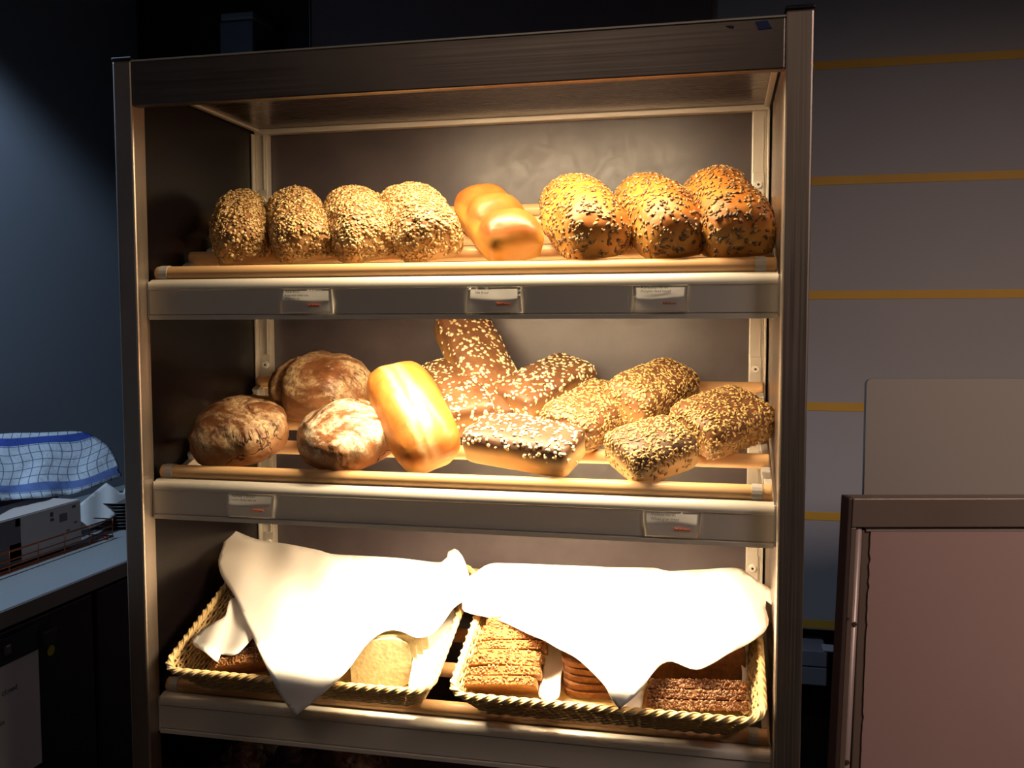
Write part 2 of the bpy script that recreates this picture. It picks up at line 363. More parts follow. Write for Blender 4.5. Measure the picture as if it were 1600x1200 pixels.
# canopy inside the top, back and side panels
ZC = 1.884
box('canopy_panel', (.004, .02, ZC+.004), (.996, D, ZC+.010), M_roofp, rack)
box('canopy_edge', (.0, D-.022, ZC-.006), (1.0, D-.002, ZC+.004), M_alu, rack, .002)
box('canopy_edge', (.0, .02, ZC-.001), (.010, D, ZC+.004), M_alu, rack, .001)
box('canopy_edge', (.990, .02, ZC-.001), (1.0, D, ZC+.004), M_alu, rack, .001)
box('back_panel', (-.004, D, .2), (1.004, D+.008, ZT), M_lam, rack)
box('side_panel', (-.014, .035, .2), (-.004, D-.012, ZT-.004), M_lamL, rack)
box('side_panel', (1.004, .035, .2), (1.014, D-.012, ZT-.004), brushed('side_steel', (.46, .38, .34, 1), .34), rack)
for s, xa, xb in ((0, .001, .027), (1, .970, .996)):
    u_ = box('rear_upright', (xa, D-.020, .3), (xb, D-.001, ZC-.006), M_chan, rack, .002)
    xi = xa-.004 if s == 0 else xb
    box('upright_flange', (xi, D-.030, .3), (xi+.004, D-.001, ZC-.006), M_chan, u_, .001)
    box('upright_rib', ((xa+xb)/2+.005, D-.0225, .3), ((xa+xb)/2+.0075, D-.019, ZC-.01), M_chan, u_)
for k, z0 in enumerate((Z1, Z2, Z3, Z4)):
    zt, zbm = z0-.010, z0-.076
    # fascia: rounded nose, flat label face, lower lip
    Y0 = .027; prof = []
    for i in range(9):
        a = math.pi/2*i/8; prof.append((Y0+.014-.014*math.sin(a)-.001, zt-.014+.014*math.cos(a)))
    prof += [(Y0-.001, zt-.017), (Y0+.001, zt-.0185), (Y0+.001, zbm+.009), (Y0+.003, zbm+.0082), (Y0+.003, zbm+.0068), (Y0-.0005, zbm+.006), (Y0-.0005, zbm), (Y0+.008, zbm),
             (Y0+.008, zt-.018), (Y0+.022, zt-.004), (Y0+.075, zt-.002), (Y0+.075, zt)]
    prism('shelf_fascia', prof, .003, .997, M_alu, rack, True)
    for s in (0, 1):   # end cheek of the fascia
        x_ = .0 if s == 0 else .997
        box('fascia_end', (x_, Y0, zbm+.002), (x_+.003, Y0+.07, zt-.004), M_grey, rack, .001)
    # sloping side rails that carry the dowels
    for x_ in (.001, .987):
        bm = bmesh.new(); boxbm(bm, (x_, 0, -.05), (x_+.012, .40, -.026), .001)
        me = bm2me(bm, 'side_rail'); link('side_rail', me, M_chan, rack, shelf_mat(z0))
        for j in range(5):
            v = j*.0862
            bm = bmesh.new(); boxbm(bm, (x_+(.002 if x_ < .5 else -.004), v-.008, -.028), (x_+(.016 if x_ < .5 else .010), v+.008, -.014), .002)
            link('dowel_bracket', bm2me(bm, 'dowel_bracket'), M_grey, rack, shelf_mat(z0))
    for s, x_ in ((0, .008), (1, .972)):   # bracket plate with its screw at the upright
        zz = z0+.405*.35-.006
        pl = box('bracket_plate', (x_, D-.024, zz), (x_+.020, D-.020, zz+.050), M_chan, rack, .001)
        bm = bmesh.new(); bmesh.ops.create_cone(bm, segments=14, radius1=.0075, radius2=.0062, depth=.005, cap_ends=True,
              matrix=Matrix.Translation((x_+.010, D-.026, zz+.028)) @ Matrix.Rotation(math.pi/2, 4, 'X'))
        sc = link('screw', bm2me(bm, 'screw'), M_screw, pl)
        bm = bmesh.new(); bmesh.ops.create_cone(bm, segments=6, radius1=.0024, radius2=.0024, depth=.001, cap_ends=True,
              matrix=Matrix.Translation((x_+.010, D-.0283, zz+.028)) @ Matrix.Rotation(math.pi/2, 4, 'X'))
        bmesh.ops.translate(bm, verts=bm.verts, vec=(0, 0, 0))
        # the socket sits in the same plate
        link('screw_socket', bm2me(bm, 'screw_socket'), M_cap, pl)
    for j in range(5):
        y = .05+j*.080+(.022 if j and k < 2 else 0); z = z0+.405*(y-.05)-(.0095 if j and k < 2 else 0)
        x0, x1 = (.006, .996)
        d = tube('dowel', [(x0+.001, y, z), (x0+.004, y, z), (x1-.004, y, z), (x1-.001, y, z)], .012, M_wood, rack, 16)
        for xx in ((.014, .966) if j == 0 else ()):
            bm = bmesh.new(); tubebm(bm, [(xx, y, z), (xx+.015, y, z)], .0132, 16)
            boxbm(bm, (xx, y-.008, z-.016), (xx+.015, y+.008, z-.008), .001)
            bmesh.ops.recalc_face_normals(bm, faces=bm.faces)
            link('dowel_clip', bm2me(bm, 'dowel_clip'), M_grey, d)
# lamp tubes behind the beam and behind two fascias
def lamp(y, z, energy, x0=.34, x1=.84, aim=(0, .35, -1)):
    t = tube('lamp_tube', [(x0, y, z), (x1, y, z)], .006, M_tube, rack, 12)
    for xx in (x0-.012, x1): 
        box('lamp_holder', (xx, y-.009, z-.009), (xx+.012, y+.009, z+.009), M_grey, rack, .001)
    l = light('rack_lamp', 'AREA', ((x0+x1)/2, y, z-.008), energy, WARM, shape='RECTANGLE', size=x1-x0, size_y=.012, spread=3.0)
    dr = Vector(aim).normalized(); l.rotation_euler = dr.to_track_quat('-Z', 'Y').to_euler()
    # track: keep the long side along X
    zax = -dr; xax = Vector((1, 0, 0)); yax = zax.cross(xax); l.rotation_euler = Matrix((xax, yax, zax)).transposed().to_euler()
    l.parent = rack
lamp(.027, 1.864, 6.8, aim=(0, .15, -1)); lamp(.041, Z1-.062, 6.5, aim=(0, .05, -1)); lamp(.041, Z2-.062, 9, aim=(0, .1, -1))

# ------------------------------------------------------------------ shelf labels
M_paper = Mat('label_paper', (.82, .80, .78, 1), .35, 0, .5, .3).m
M_ink = Mat('black_ink', (.02, .02, .02, 1), .6).m; M_red = Mat('orange_red_ink', (.55, .10, .02, 1), .6).m
def text(body, size, mat, mw, parent, name='lettering'):
    c = bpy.data.curves.new(name, 'FONT'); c.body = body; c.size = size; c.extrude = .00005; c.resolution_u = 3
    o = bpy.data.objects.new(name, c); COL.objects.link(o)
    bpy.context.view_layer.update()
    me = bpy.data.meshes.new_from_object(o.evaluated_get(bpy.context.evaluated_depsgraph_get()))
    bpy.data.objects.remove(o); return link(name, me, mat, parent, mw)
RX = Matrix.Rotation(math.pi/2, 4, 'X')
def shelf_label(px0, px1, py, z0, lines, where, bulge=.0032, seed=1):
    pa, pb = atY(px0, py, .022), atY(px1, py, .022); w = pb.x-pa.x; zt = z0-.0285; h = .0385
    root = empty('shelf_label', Matrix.Translation((pa.x, .0275, zt-h))); tag(root, 'white card label '+where, 'label', None)
    bm = bmesh.new(); nx, nz = 16, 12; g = []
    for j in range(nz+1):
        row = []
        for i in range(nx+1):
            s, t = i/nx, j/nz
            cre = .52 + .04*math.sin(s*5+seed); d = bulge*max(0, 1-abs(t-cre)/(.48 if t > cre else .52))**.9
            d *= .75+.25*math.sin(s*3.2+seed*2); row.append(bm.verts.new((s*w + .003*math.sin(t*3+seed)*(s-.5), -.0015-d, t*h)))
        g.append(row)
    for j in range(nz):
        for i in range(nx): bm.faces.new((g[j][i], g[j][i+1], g[j+1][i+1], g[j+1][i]))
    bmesh.ops.solidify(bm, geom=bm.faces[:], thickness=-.0006)
    link('card', bm2me(bm, 'card', True), M_paper, root)
    for k, (tx, sz, x, z) in enumerate(lines):
        t = max(0, z/h); d = bulge*max(0, 1-abs(t-.54)/(.46 if t > .54 else .52))**.9 + .0018
        lean = math.atan(bulge/(h*.48)) if t > .54 else 0
        text(tx, sz, M_ink, Matrix.Translation((x, -d-.0012, z)) @ Matrix.Rotation(math.pi/2-lean, 4, 'X'), root)
    # small orange mark at the lower right: a dot and a short word-like bar of strokes
    R = random.Random(seed); bm = bmesh.new(); x = w*.55
    for k in range(9):
        ww = R.uniform(.0012, .0026); hh = .0016 if k not in (0, 2, 4) else .0026
        boxbm(bm, (x, -.0046, .0120), (x+ww, -.0036, .0120+hh)); x += ww+.0004
    link('printed_mark', bm2me(bm, 'printed_mark'), M_red, root)
shelf_label(437, 517, 470, Z1, [('Haferbrot', .0062, .008, .033), ('Bread with rolled oats,', .0045, .008, .0275), ('wheat and rye', .0045, .008, .0225)], 'under the oat loaves on the top shelf', seed=1)
shelf_label(728, 814, 468, Z1, [('Milchbrot', .0062, .014, .0345), ('Milk Bread', .0048, .014, .029)], 'under the golden lobed loaf on the top shelf', seed=2)
shelf_label(988, 1075, 465, Z1, [('Kürbiskernbrot', .0062, .012, .0345), ('Pumpkin Seed bread', .0052, .012, .029)], 'under the pumpkin seed loaves on the top shelf', seed=3)
shelf_label(353, 427, 790, Z2, [('Farmer\'s Bread', .0066, .010, .0335), ('Farmer\'s Bread with rye', .0046, .008, .028)], 'at the left of the middle shelf edge', seed=4)
shelf_label(1006, 1093, 825, Z2, [('Vollkornbrot', .0068, .010, .0325), ('Whole grain bread', .0054, .010, .026)], 'at the right of the middle shelf edge', seed=5)

# ------------------------------------------------------------------ top shelf bread
gO = 'oat loaves on the top shelf'; gP = 'pumpkin seed loaves on the top shelf'
def oat(u, v, yaw, W_, L_, H_, label, seed, w=-.001):
    me = loaf_mesh('oat_loaf', W_, L_, H_, 2.7, 4.2, 2.5, .94, seed, .006, dome=.006)
    bread('oat_loaf', pose(Z1, u, v, w, yaw, .05), me, OATC, label, gO, dict(count=2700, size=(.0038, .0027, .0010), seed=seed, nzmin=-.45), OATS, 'oat_flakes')
oat(.112, .114, .42, .098, .235, .080, 'oat covered loaf at the left end of the top shelf, beside the dark side panel', 1)
oat(.218, .112, .50, .106, .235, .080, 'oat covered loaf second from the left on the top shelf', 2)
oat(.328, .110, .48, .112, .235, .080, 'oat covered loaf third from the left on the top shelf', 3)
oat(.432, .108, .50, .112, .240, .082, 'oat covered loaf beside the golden lobed loaf on the top shelf', 4)
me = loaf_mesh('milk_loaf', .098, .245, .068, 3.6, 8, 3.2, .84, 5, .0015, lobes=3, dome=.014, big=.004)
bread('milk_loaf', pose(Z1, .562, .110, -.001, .50, .06), me, GOLD, 'smooth golden milk loaf with three lobes on the top shelf', None)
def pum(u, v, yaw, W_, L_, H_, label, seed, rol=0):
    me = loaf_mesh('pumpkin_seed_loaf', W_, L_, H_, 2.8, 4.2, 2.5, .90, seed, .004, dome=.010)
    bread('pumpkin_seed_loaf', pose(Z1, u, v, -.001, yaw, .05, rol), me, PUMC, label, gP, dict(count=900, size=(.0045, .0023, .0011), seed=seed, nzmin=-.4, sink=.15), PUMS, 'pumpkin_seeds')
pum(.706, .104, .36, .122, .240, .086, 'pumpkin seed loaf beside the golden lobed loaf, brightly lit', 6)
pum(.822, .102, .32, .114, .240, .084, 'pumpkin seed loaf between two others of its kind on the top shelf', 7)
pum(.922, .100, .22, .118, .240, .090, 'pumpkin seed loaf at the right end of the top shelf, half in shade', 8)

# ------------------------------------------------------------------ middle shelf bread
gF = 'round farmhouse loaves on the middle shelf'
def farm(name, u, v, W_, L_, H_, yaw, label, seed, mat=FARM, fold=None, w=-.003):
    me = loaf_mesh(name, W_, L_, H_, 2.25, 2.25, 2.1, .93, seed, .005, fold=fold, big=.009, res=26)
    bread(name, pose(Z2, u, v, w, yaw), me, mat, label, gF)
farm('farmhouse_loaf', .124, .060, .172, .170, .086, .2, 'round brown farmhouse loaf at the left end of the middle shelf', 11)
farm('farmhouse_loaf', .322, .060, .170, .165, .084, 1.0, 'round loaf with a heavy white flour dusting and curved crack', 12, FARM2)
farm('farmhouse_loaf', .212, .218, .160, .205, .106, 1.35, 'floured farmhouse loaf with a deep crease, behind the two round ones', 13, FARM, .48)
me = loaf_mesh('split_top_loaf', .120, .215, .092, 3.0, 4.0, 3.0, .72, 21, .002, dome=.010, groove=.006, big=.004)
bread('split_top_loaf', pose(Z2, .420, .106, .010, .62, .42, -.10), me, BATC, 'smooth golden loaf with a pale split top, leaning on the middle shelf', None)
gE = 'oat topped rye bricks on the middle shelf'; gG = 'sunflower seed rye loaves on the middle shelf'
def brick(name, q, W_, L_, H_, mat, label, group, seed, cnt, size, smat, ex=8, **kw):
    u, v, w, yaw, pit, rol = q
    me = loaf_mesh(name, W_, L_, H_, ex, ex+1, ex*.65, .93, seed, .003, dome=.004, big=.004)
    bread(name, pose(Z2, u, v, w, yaw, pit, rol), me, mat, label, group, dict(count=cnt, size=size, seed=seed, **kw), smat, 'oat_flakes' if smat is OATW else 'sunflower_seeds')
fl = (.0040, .0030, .0010)
brick('rye_brick', (.488, .285, .030, .60, .50, .21), .106, .26, .06, RYEC, 'oat topped rye brick standing tall against the back panel', gE, 31, 400, fl, OATW, nzmin=.0)
brick('rye_brick', (.468, .205, .0, .49, .055, 0), .098, .20, .064, RYEC, 'oat topped rye brick just right of the golden split loaf', gE, 32, 330, fl, OATW, nzmin=.0)
brick('rye_brick', (.616, .258, .0, -.60, .0, .06), .100, .18, .056, RYEC, 'oat topped rye brick at the back, below the standing one', gE, 33, 420, fl, OATW, nzmin=-.1)
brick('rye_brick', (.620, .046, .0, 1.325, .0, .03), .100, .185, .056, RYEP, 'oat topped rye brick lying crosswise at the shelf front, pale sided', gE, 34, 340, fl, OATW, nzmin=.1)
sf = (.0040, .0019, .0011)
brick('sunflower_rye_loaf', (.704, .150, .0, -.38, -.12, .18), .108, .18, .060, RYEC, 'sunflower seed rye loaf behind the crosswise oat brick', gG, 41, 1500, sf, SESM, 6, nzmin=-.4)
brick('sunflower_rye_loaf', (.800, .215, .004, -.50, -.12, .22), .100, .18, .072, RYEC, 'sunflower seed rye loaf at the back of the middle shelf', gG, 42, 1500, sf, SESM, 6, nzmin=-.4)
brick('sunflower_rye_loaf', (.920, .134, .0, -.84, -.04, .10), .116, .140, .064, RYEC, 'sunflower seed rye loaf at the right end, darker in shade', gG, 43, 1500, sf, SESM, 6, nzmin=-.5)
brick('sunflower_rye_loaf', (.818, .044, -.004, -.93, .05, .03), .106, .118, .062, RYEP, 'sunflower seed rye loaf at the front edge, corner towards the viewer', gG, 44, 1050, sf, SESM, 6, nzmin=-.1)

# ------------------------------------------------------------------ baskets
def wick():
    m = Mat('pale_wicker', (.62, .45, .20, 1), .55); n = m.noise(90, 4, .6)
    m.col(m.ramp(n, [(.3, (.50, .33, .13, 1)), (.55, (.66, .48, .23, 1)), (.75, (.74, .58, .31, 1))])); m.bmp(n, .3, .0006); return m.m
M_wick = wick()
def rrect(w, d, r, n):
    """points of a rounded rectangle 0..w, 0..d, evenly spaced"""
    pts = []
    for (cx, cy, a0) in ((w-r, r, -math.pi/2), (w-r, d-r, 0), (r, d-r, math.pi/2), (r, r, math.pi)):
        for i in range(7): a = a0+math.pi/2*i/6; pts.append((cx+r*math.cos(a), cy+r*math.sin(a)))
    seg = [(Vector(pts[i]), Vector(pts[(i+1) % len(pts)])) for i in range(len(pts))]
    tot = sum((b-a).length for a, b in seg); out = []; acc = 0; k = 0
    for i in range(n):
        t = tot*i/n
        while acc+(seg[k][1]-seg[k][0]).length < t: acc += (seg[k][1]-seg[k][0]).length; k += 1
        L_ = (seg[k][1]-seg[k][0]).length; out.append(seg[k][0].lerp(seg[k][1], (t-acc)/max(L_, 1e-9)))
    return out
def basket(u0, u1, v0, v1, h, label, yaw=0):
    root = empty('wicker_basket', shelf_mat(Z3) @ Matrix.Translation((u0, v0, 0)) @ Matrix.Rotation(yaw, 4, 'Z')); tag(root, label, 'basket', 'wicker baskets on the lowest lit shelf')
    w, d = u1-u0, v1-v0; ins = .030
    bm = bmesh.new(); boxbm(bm, (ins, ins+.008, 0.0), (w-ins, d-ins, .004), .002)
    link('basket_floor', bm2me(bm, 'basket_floor'), M_wick, root)
    nst = 64; rows = 11
    bm = bmesh.new()
    for j in range(rows):
        t = (j+.5)/rows; off = ins*(1-t); n = nst*4
        P = rrect(w-2*off, d-2*off, .022+.01*t, n); z = .003+t*(h-.006)
        pts = []
        for i, p in enumerate(P):
            a = P[i-1]; b = P[(i+1) % n]; tg = (b-a).normalized(); nr = Vector((tg.y, -tg.x))
            s = .0016*math.cos(math.pi*i/2 + math.pi*(j % 2))
            pts.append((p.x+off+nr.x*s, p.y+off+nr.y*s, z+.0006*math.sin(i*.9)))
        tubebm(bm, pts, .0026, 5, True)
    bmesh.ops.recalc_face_normals(bm, faces=bm.faces)
    o = link('woven_strands', bm2me(bm, 'woven_strands', True), M_wick, root); tag(o, kind='stuff')
    bm = bmesh.new(); P0 = rrect(w-2*ins, d-2*ins, .022, nst); P1 = rrect(w, d, .032, nst)
    for i in range(nst):
        tubebm(bm, [(P0[i].x+ins, P0[i].y+ins, .002), (P1[i].x, P1[i].y, h)], .0016, 5)
    o = link('stakes', bm2me(bm, 'stakes', True), M_wick, root); tag(o, kind='stuff')
    bm = bmesh.new()
    P = rrect(w, d, .030, 160); pts = [(p.x, p.y, h) for p in P]; tubebm(bm, pts, .0046, 8, True)
    for ph in (0, 2.1, 4.2):
        n = 420; P = rrect(w, d, .030, n); pts = []
        for i, p in enumerate(P):
            a = P[i-1]; b = P[(i+1) % n]; tg = (b-a).normalized(); nr = Vector((tg.y, -tg.x)); q = i*2*math.pi/14+ph
            pts.append((p.x+nr.x*.0048*math.cos(q), p.y+nr.y*.0048*math.cos(q), h+.0048*math.sin(q)))
        tubebm(bm, pts, .0018, 5, True)
    bmesh.ops.recalc_face_normals(bm, faces=bm.faces)
    link('rim', bm2me(bm, 'rim', True), M_wick, root)
    return root
basket(.040, .492, -.045, .270, .062, 'wicker basket of sliced bread on the left, mostly under a napkin')
basket(.524, .985, -.045, .270, .062, 'wicker basket of sliced bread on the right, mostly under a napkin')

# slices
def crumb(name, a, b, c, pores=70):
    m = Mat(name, b, .8, 0, .25); n = m.noise(pores, 5, .7); v = m.n.new('ShaderNodeTexVoronoi'); v.inputs['Scale'].default_value = pores*2.2
    m.L(m.tc.outputs['Object'], v.inputs['Vector'])
    m.col(m.mix(m.ramp(v.outputs['Distance'], [(.08, G(.7)), (.22, G(0))]), m.ramp(n, [(.3, a), (.5, b), (.7, c)]), a)); m.bmp(v.outputs['Distance'], .4, .001); return m.m
CR_W = crumb('wheat_crumb', (.30, .24, .12, 1), (.40, .33, .18, 1), (.46, .39, .23, 1))
CR_B = crumb('brown_crumb', (.20, .08, .025, 1), (.30, .14, .045, 1), (.38, .20, .07, 1))
CR_D = crumb('dark_rye_crumb', (.12, .045, .02, 1), (.22, .09, .035, 1), (.30, .13, .05, 1))
def slice_mesh(w, h, t, seed, n=36, e=4.6):
    R = random.Random(seed); bm = bmesh.new(); A = []; B = []
    for i in range(n):
        a = 2*math.pi*i/n; c, s = math.cos(a), math.sin(a)
        x = math.copysign(abs(c)**(2/e), c)*w/2; z = math.copysign(abs(s)**(2/e), s)*h/2+h/2
        z += .004*math.cos(x/w*3)*(z/h); j = R.uniform(-.0012, .0012); x += j; z += j
        A.append(bm.verts.new((x, 0, z))); B.append(bm.verts.new((x, t, z)))
    f1 = bm.faces.new(A); f2 = bm.faces.new(B[::-1])
    for f in (f1, f2): f.material_index = 0
    for i in range(n):
        f = bm.faces.new((A[(i+1) % n], A[i], B[i], B[(i+1) % n])); f.material_index = 1
    bmesh.ops.bevel(bm, geom=[e_ for e_ in bm.edges if len(set(f.material_index for f in e_.link_faces)) > 1], offset=.0012, segments=1, affect='EDGES')
    bmesh.ops.recalc_face_normals(bm, faces=bm.faces)
    return bm2me(bm, 'bread_slice')
def slice_(mw, w, h, t, cr, ct, label, group, seed, seeds=0, smat=None):
    me = slice_mesh(w, h, t, seed); o = link('bread_slice', me, [cr, ct]); o.matrix_world = mw; tag(o, label, 'bread slice', group)
    if seeds:
        s = link('seed_topping', seeds_mesh('seed_topping', me, seeds, (.0028, .0018, .001), seed, zmin=h*.45, nzmin=.35), smat, o); tag(s, kind='stuff')
    return o
def P3(u, v, w, yaw=0, pit=0, rol=0): return pose(Z3, u, v, w, yaw, pit, rol)
CT_B = crust('toasted_seeded_crust', (.13, .045, .012, 1), (.26, .095, .025, 1), (.36, .16, .05, 1), scale=40)
CT_D = crust('dark_seeded_crust', (.11, .04, .025, 1), (.20, .08, .045, 1), (.30, .14, .08, 1), scale=45, bump=.8)
CT_G = crust('golden_slice_crust', (.55, .25, .06, 1), (.70, .36, .09, 1), (.78, .46, .14, 1), scale=30)
ORD = ('first', 'second', 'third', 'fourth', 'fifth', 'sixth', 'seventh', 'eighth', 'ninth')
for k in range(8):
    slice_(P3(.592+.003*math.sin(k*2.1), .024+k*.0195, .006+.002*(k % 3), .10+.03*math.sin(k*1.7), .62), .112, .074, .0125, CR_B, CT_B, 'toasted seeded slice, '+ORD[k]+' from the front in the stack beside the gap between the baskets', 'seeded slices at the left of the right basket', 60+k, 90, TOAST)
for k in range(3):
    slice_(P3(.640, .198+k*.014, .008, .05, .3), .085, .056, .012, CR_B, CT_B, 'toasted slice, '+ORD[k]+' of the small group behind the seeded stack, under the napkin', 'seeded slices at the back of the right basket', 80+k, 60, TOAST)
for k in range(5):
    mw = P3(.735+.003*math.sin(k*3), .030+.004*k, .006+k*.0115, .06+.03*math.sin(k*2)) @ Matrix.Rotation(-math.pi/2, 4, 'X') @ Matrix.Translation((0, -.0115, 0))
    slice_(mw, .105, .11, .0105, CR_D, CT_D if k % 2 else CT_B, 'flat lying fruit bread slice, '+ORD[k]+' from the bottom, middle of the right basket', 'flat slices in the middle of the right basket', 90+k)
for k in range(8):
    slice_(P3(.890, .026+k*.017 if k < 3 else .040+k*.013, .006, .08, .80-.06*k if k < 3 else -.55), .150, .052 if k < 3 else .066, .013, CR_D, CT_D, 'dark rye slice, '+ORD[k]+' from the front at the right of the right basket', 'dark rye slices at the right of the right basket', 100+k, 260 if k < 3 else 60, DARKS)
for k in range(9):
    slice_(P3(.165+.003*math.sin(k*2), .026+k*.0185, .006, .30, .62), .135, .066, .013, CR_D, CT_D, 'dark seeded slice, '+ORD[k]+' from the front at the left of the left basket', 'dark seeded slices in the left basket', 120+k, 170, DARKS if k % 2 else TOAST)
for k in range(4):
    slice_(P3(.392+k*.006, .012+k*.013, .004, .30, -.42), .100, .078, .012, CR_W, CT_G, 'pale wheat slice, '+ORD[k]+' from the front of the standing row in the left basket', 'pale wheat slices in the left basket', 130+k)

# ------------------------------------------------------------------ cloths
def cloth(name, poly, surf, mat, step=7, thick=.0012, smooth=2):
    """poly: outline in the photo's frame; surf(x, y) gives the cloth's own place in the room"""
    P = [Vector(p) for p in poly]; out = []
    n = len(P)
    for i in range(n):   # Catmull-Rom outline (corners are given doubled)
        p0, p1, p2, p3 = P[i-1], P[i], P[(i+1) % n], P[(i+2) % n]
        L_ = (p2-p1).length
        if L_ < 1e-6: continue
        m = max(1, int(L_/step))
        for k in range(m):
            t = k/m; out.append(.5*((2*p1)+(p2-p0)*t+(2*p0-5*p1+4*p2-p3)*t*t+(-p0+3*p1-3*p2+p3)*t**3))
    def inside(x, y):
        c = False; j = len(out)-1
        for i in range(len(out)):
            a, b = out[i], out[j]
            if (a.y > y) != (b.y > y) and x < (b.x-a.x)*(y-a.y)/(b.y-a.y)+a.x: c = not c
            j = i
        return c
    xs_ = [p.x for p in out]; ys_ = [p.y for p in out]; V = list(out); nb = len(out)
    y = min(ys_)+step*.5; r = 0
    while y < max(ys_):
        x = min(xs_)+step*(.5 if r % 2 else 0)
        while x < max(xs_):
            if inside(x, y) and min((Vector((x, y))-q).length_squared for q in out) > (step*.5)**2: V.append(Vector((x, y)))
            x += step
        y += step*.87; r += 1
    E_ = [(i, (i+1) % nb) for i in range(nb)]
    v2, e2, f2, *_ = geometry.delaunay_2d_cdt(V, E_, [], 1, 1e-4)
    bm = bmesh.new(); vv = [bm.verts.new(surf(p.x, p.y)) for p in v2]
    for f in f2:
        try: bm.faces.new([vv[i] for i in f])
        except ValueError: pass
    for _ in range(smooth): bmesh.ops.smooth_vert(bm, verts=[v for v in bm.verts if not v.is_boundary], factor=.5, use_axis_x=True, use_axis_y=True, use_axis_z=True)
    bmesh.ops.recalc_face_normals(bm, faces=bm.faces)
    if sum((f.normal.dot(CAM-f.calc_center_median()) > 0) for f in bm.faces) < len(bm.faces)/2: bmesh.ops.reverse_faces(bm, faces=bm.faces)
    bmesh.ops.solidify(bm, geom=bm.faces[:], thickness=thick)
    return link(name, bm2me(bm, name, True), mat)
def linen(name, c):
    m = Mat(name, c, .85, 0, .2); w = m.noise(1, 2, .5, m.mapping((1400, 300, 300))); w2 = m.noise(14, 3, .5)
    m.bmp(w2, .25, .004); m.bmp(w, .08, .0003); m.b.inputs['Sheen Weight'].default_value = .15; return m.m
M_nap = linen('white_napkin', (.86, .83, .80, 1))
SM3 = shelf_mat(Z3); e3z = SM3.to_3x3() @ Vector((0, 0, 1)); e3y = SM3.to_3x3() @ Vector((0, 1, 0)); o3 = SM3.translation
def napsurf(h0, fold, front=-.040, tipx=0):
    def f(x, y):
        h = h0 + fold(x, y)
        P = hit(x, y, o3+e3z*h, e3z); v = (P-o3).dot(e3y)
        # beyond the basket's rim the cloth hangs down in front of the shelf
        Q = atY(x, y, front+.004*math.sin(x*.05))
        lim = -.052
        if v < lim+.08:
            t = min(1, max(0, (lim+.08-v)/.14)); t = t*t*(3-2*t); return P.lerp(Q, t)
        return P
    return f
def foldL(x, y):
    a = .008*math.sin((x*.8+y*.5)*.030)+.006*math.sin((x-y)*.045)+.003*math.sin(x*.09+y*.02)
    return a*min(1, max(.15, (1000-y)/150))
napL = [(352, 822), (352, 822), (400, 842), (450, 850), (500, 860), (516, 865), (560, 868), (625, 872), (690, 878), (700, 862), (710, 857), (722, 868), (733, 900), (731, 930), (722, 940), (708, 950), (690, 975), (672, 992), (650, 996), (632, 988), (610, 984), (590, 992), (570, 1010), (540, 1050), (500, 1088), (462, 1119), (462, 1119), (440, 1090), (420, 1050), (390, 985), (365, 930), (346, 900), (341, 875), (349, 850)]
o = cloth('napkin', napL, napsurf(.086, foldL), M_nap); tag(o, 'white napkin over the left basket, its corner hanging over the shelf edge', 'napkin', None)
napR = [(726, 930), (730, 905), (745, 893), (765, 881), (800, 880), (880, 883), (960, 886), (1020, 887), (1045, 892), (1090, 890), (1148, 887), (1165, 893), (1185, 908), (1205, 922), (1207, 946), (1197, 938), (1196, 950), (1201, 968), (1196, 985), (1170, 1005), (1140, 1020), (1110, 1038), (1088, 1046), (1068, 1040), (1050, 1033), (1035, 1037), (1020, 1052), (995, 1085), (968, 1108), (968, 1108), (955, 1092), (945, 1072), (925, 1050), (900, 1028), (870, 1012), (850, 1000), (825, 990), (800, 978), (770, 966), (735, 958), (722, 950)]
def foldR(x, y): return .010 + .007*math.sin((x*.7-y*.6)*.028)+.006*math.sin((x+y*.3)*.04)+.003*math.sin(x*.085-y*.05)
o = cloth('napkin', napR, napsurf(.078, foldR, -.02), M_nap); tag(o, 'white napkin over the right basket, wavy edge', 'napkin', None)
# napkins lining the baskets
def lin_(h): return lambda x, y: hit(x, y, o3+e3z*(h+.005*math.sin(x*.12+y*.05)), e3z)
o = cloth('basket_liner', [(362, 935), (400, 940), (412, 975), (392, 1000), (372, 1020), (360, 1024), (345, 1022), (340, 1034), (322, 1020), (300, 1004), (308, 990), (335, 972), (352, 962)], lin_(.074), M_nap, 6); tag(o, 'crumpled white liner over the dark slices in the left basket', 'napkin')
o = cloth('basket_liner', [(705, 950), (712, 965), (700, 1000), (686, 1050), (670, 1078), (640, 1076), (644, 1040), (650, 1000), (672, 975)], lin_(.040), M_nap, 6); tag(o, 'white liner along the right wall of the left basket', 'napkin')
o = cloth('basket_liner', [(850, 985), (885, 1005), (900, 1030), (878, 1048), (872, 1090), (842, 1088), (850, 1040), (842, 1010)], lin_(.030), M_nap, 6); tag(o, 'white liner between the seeded and the flat slices', 'napkin')
o = cloth('basket_liner', [(1008, 1062), (1022, 1060), (1008, 1080), (1000, 1108), (975, 1106), (990, 1078)], lin_(.034), M_nap, 6); tag(o, 'white liner beside the dark rye slices', 'napkin')
o = cloth('basket_liner', [(1165, 1000), (1178, 1030), (1176, 1080), (1170, 1112), (1155, 1108), (1160, 1050), (1152, 1010)], lin_(.030), M_nap, 6); tag(o, 'white liner against the right wall of the right basket', 'napkin')

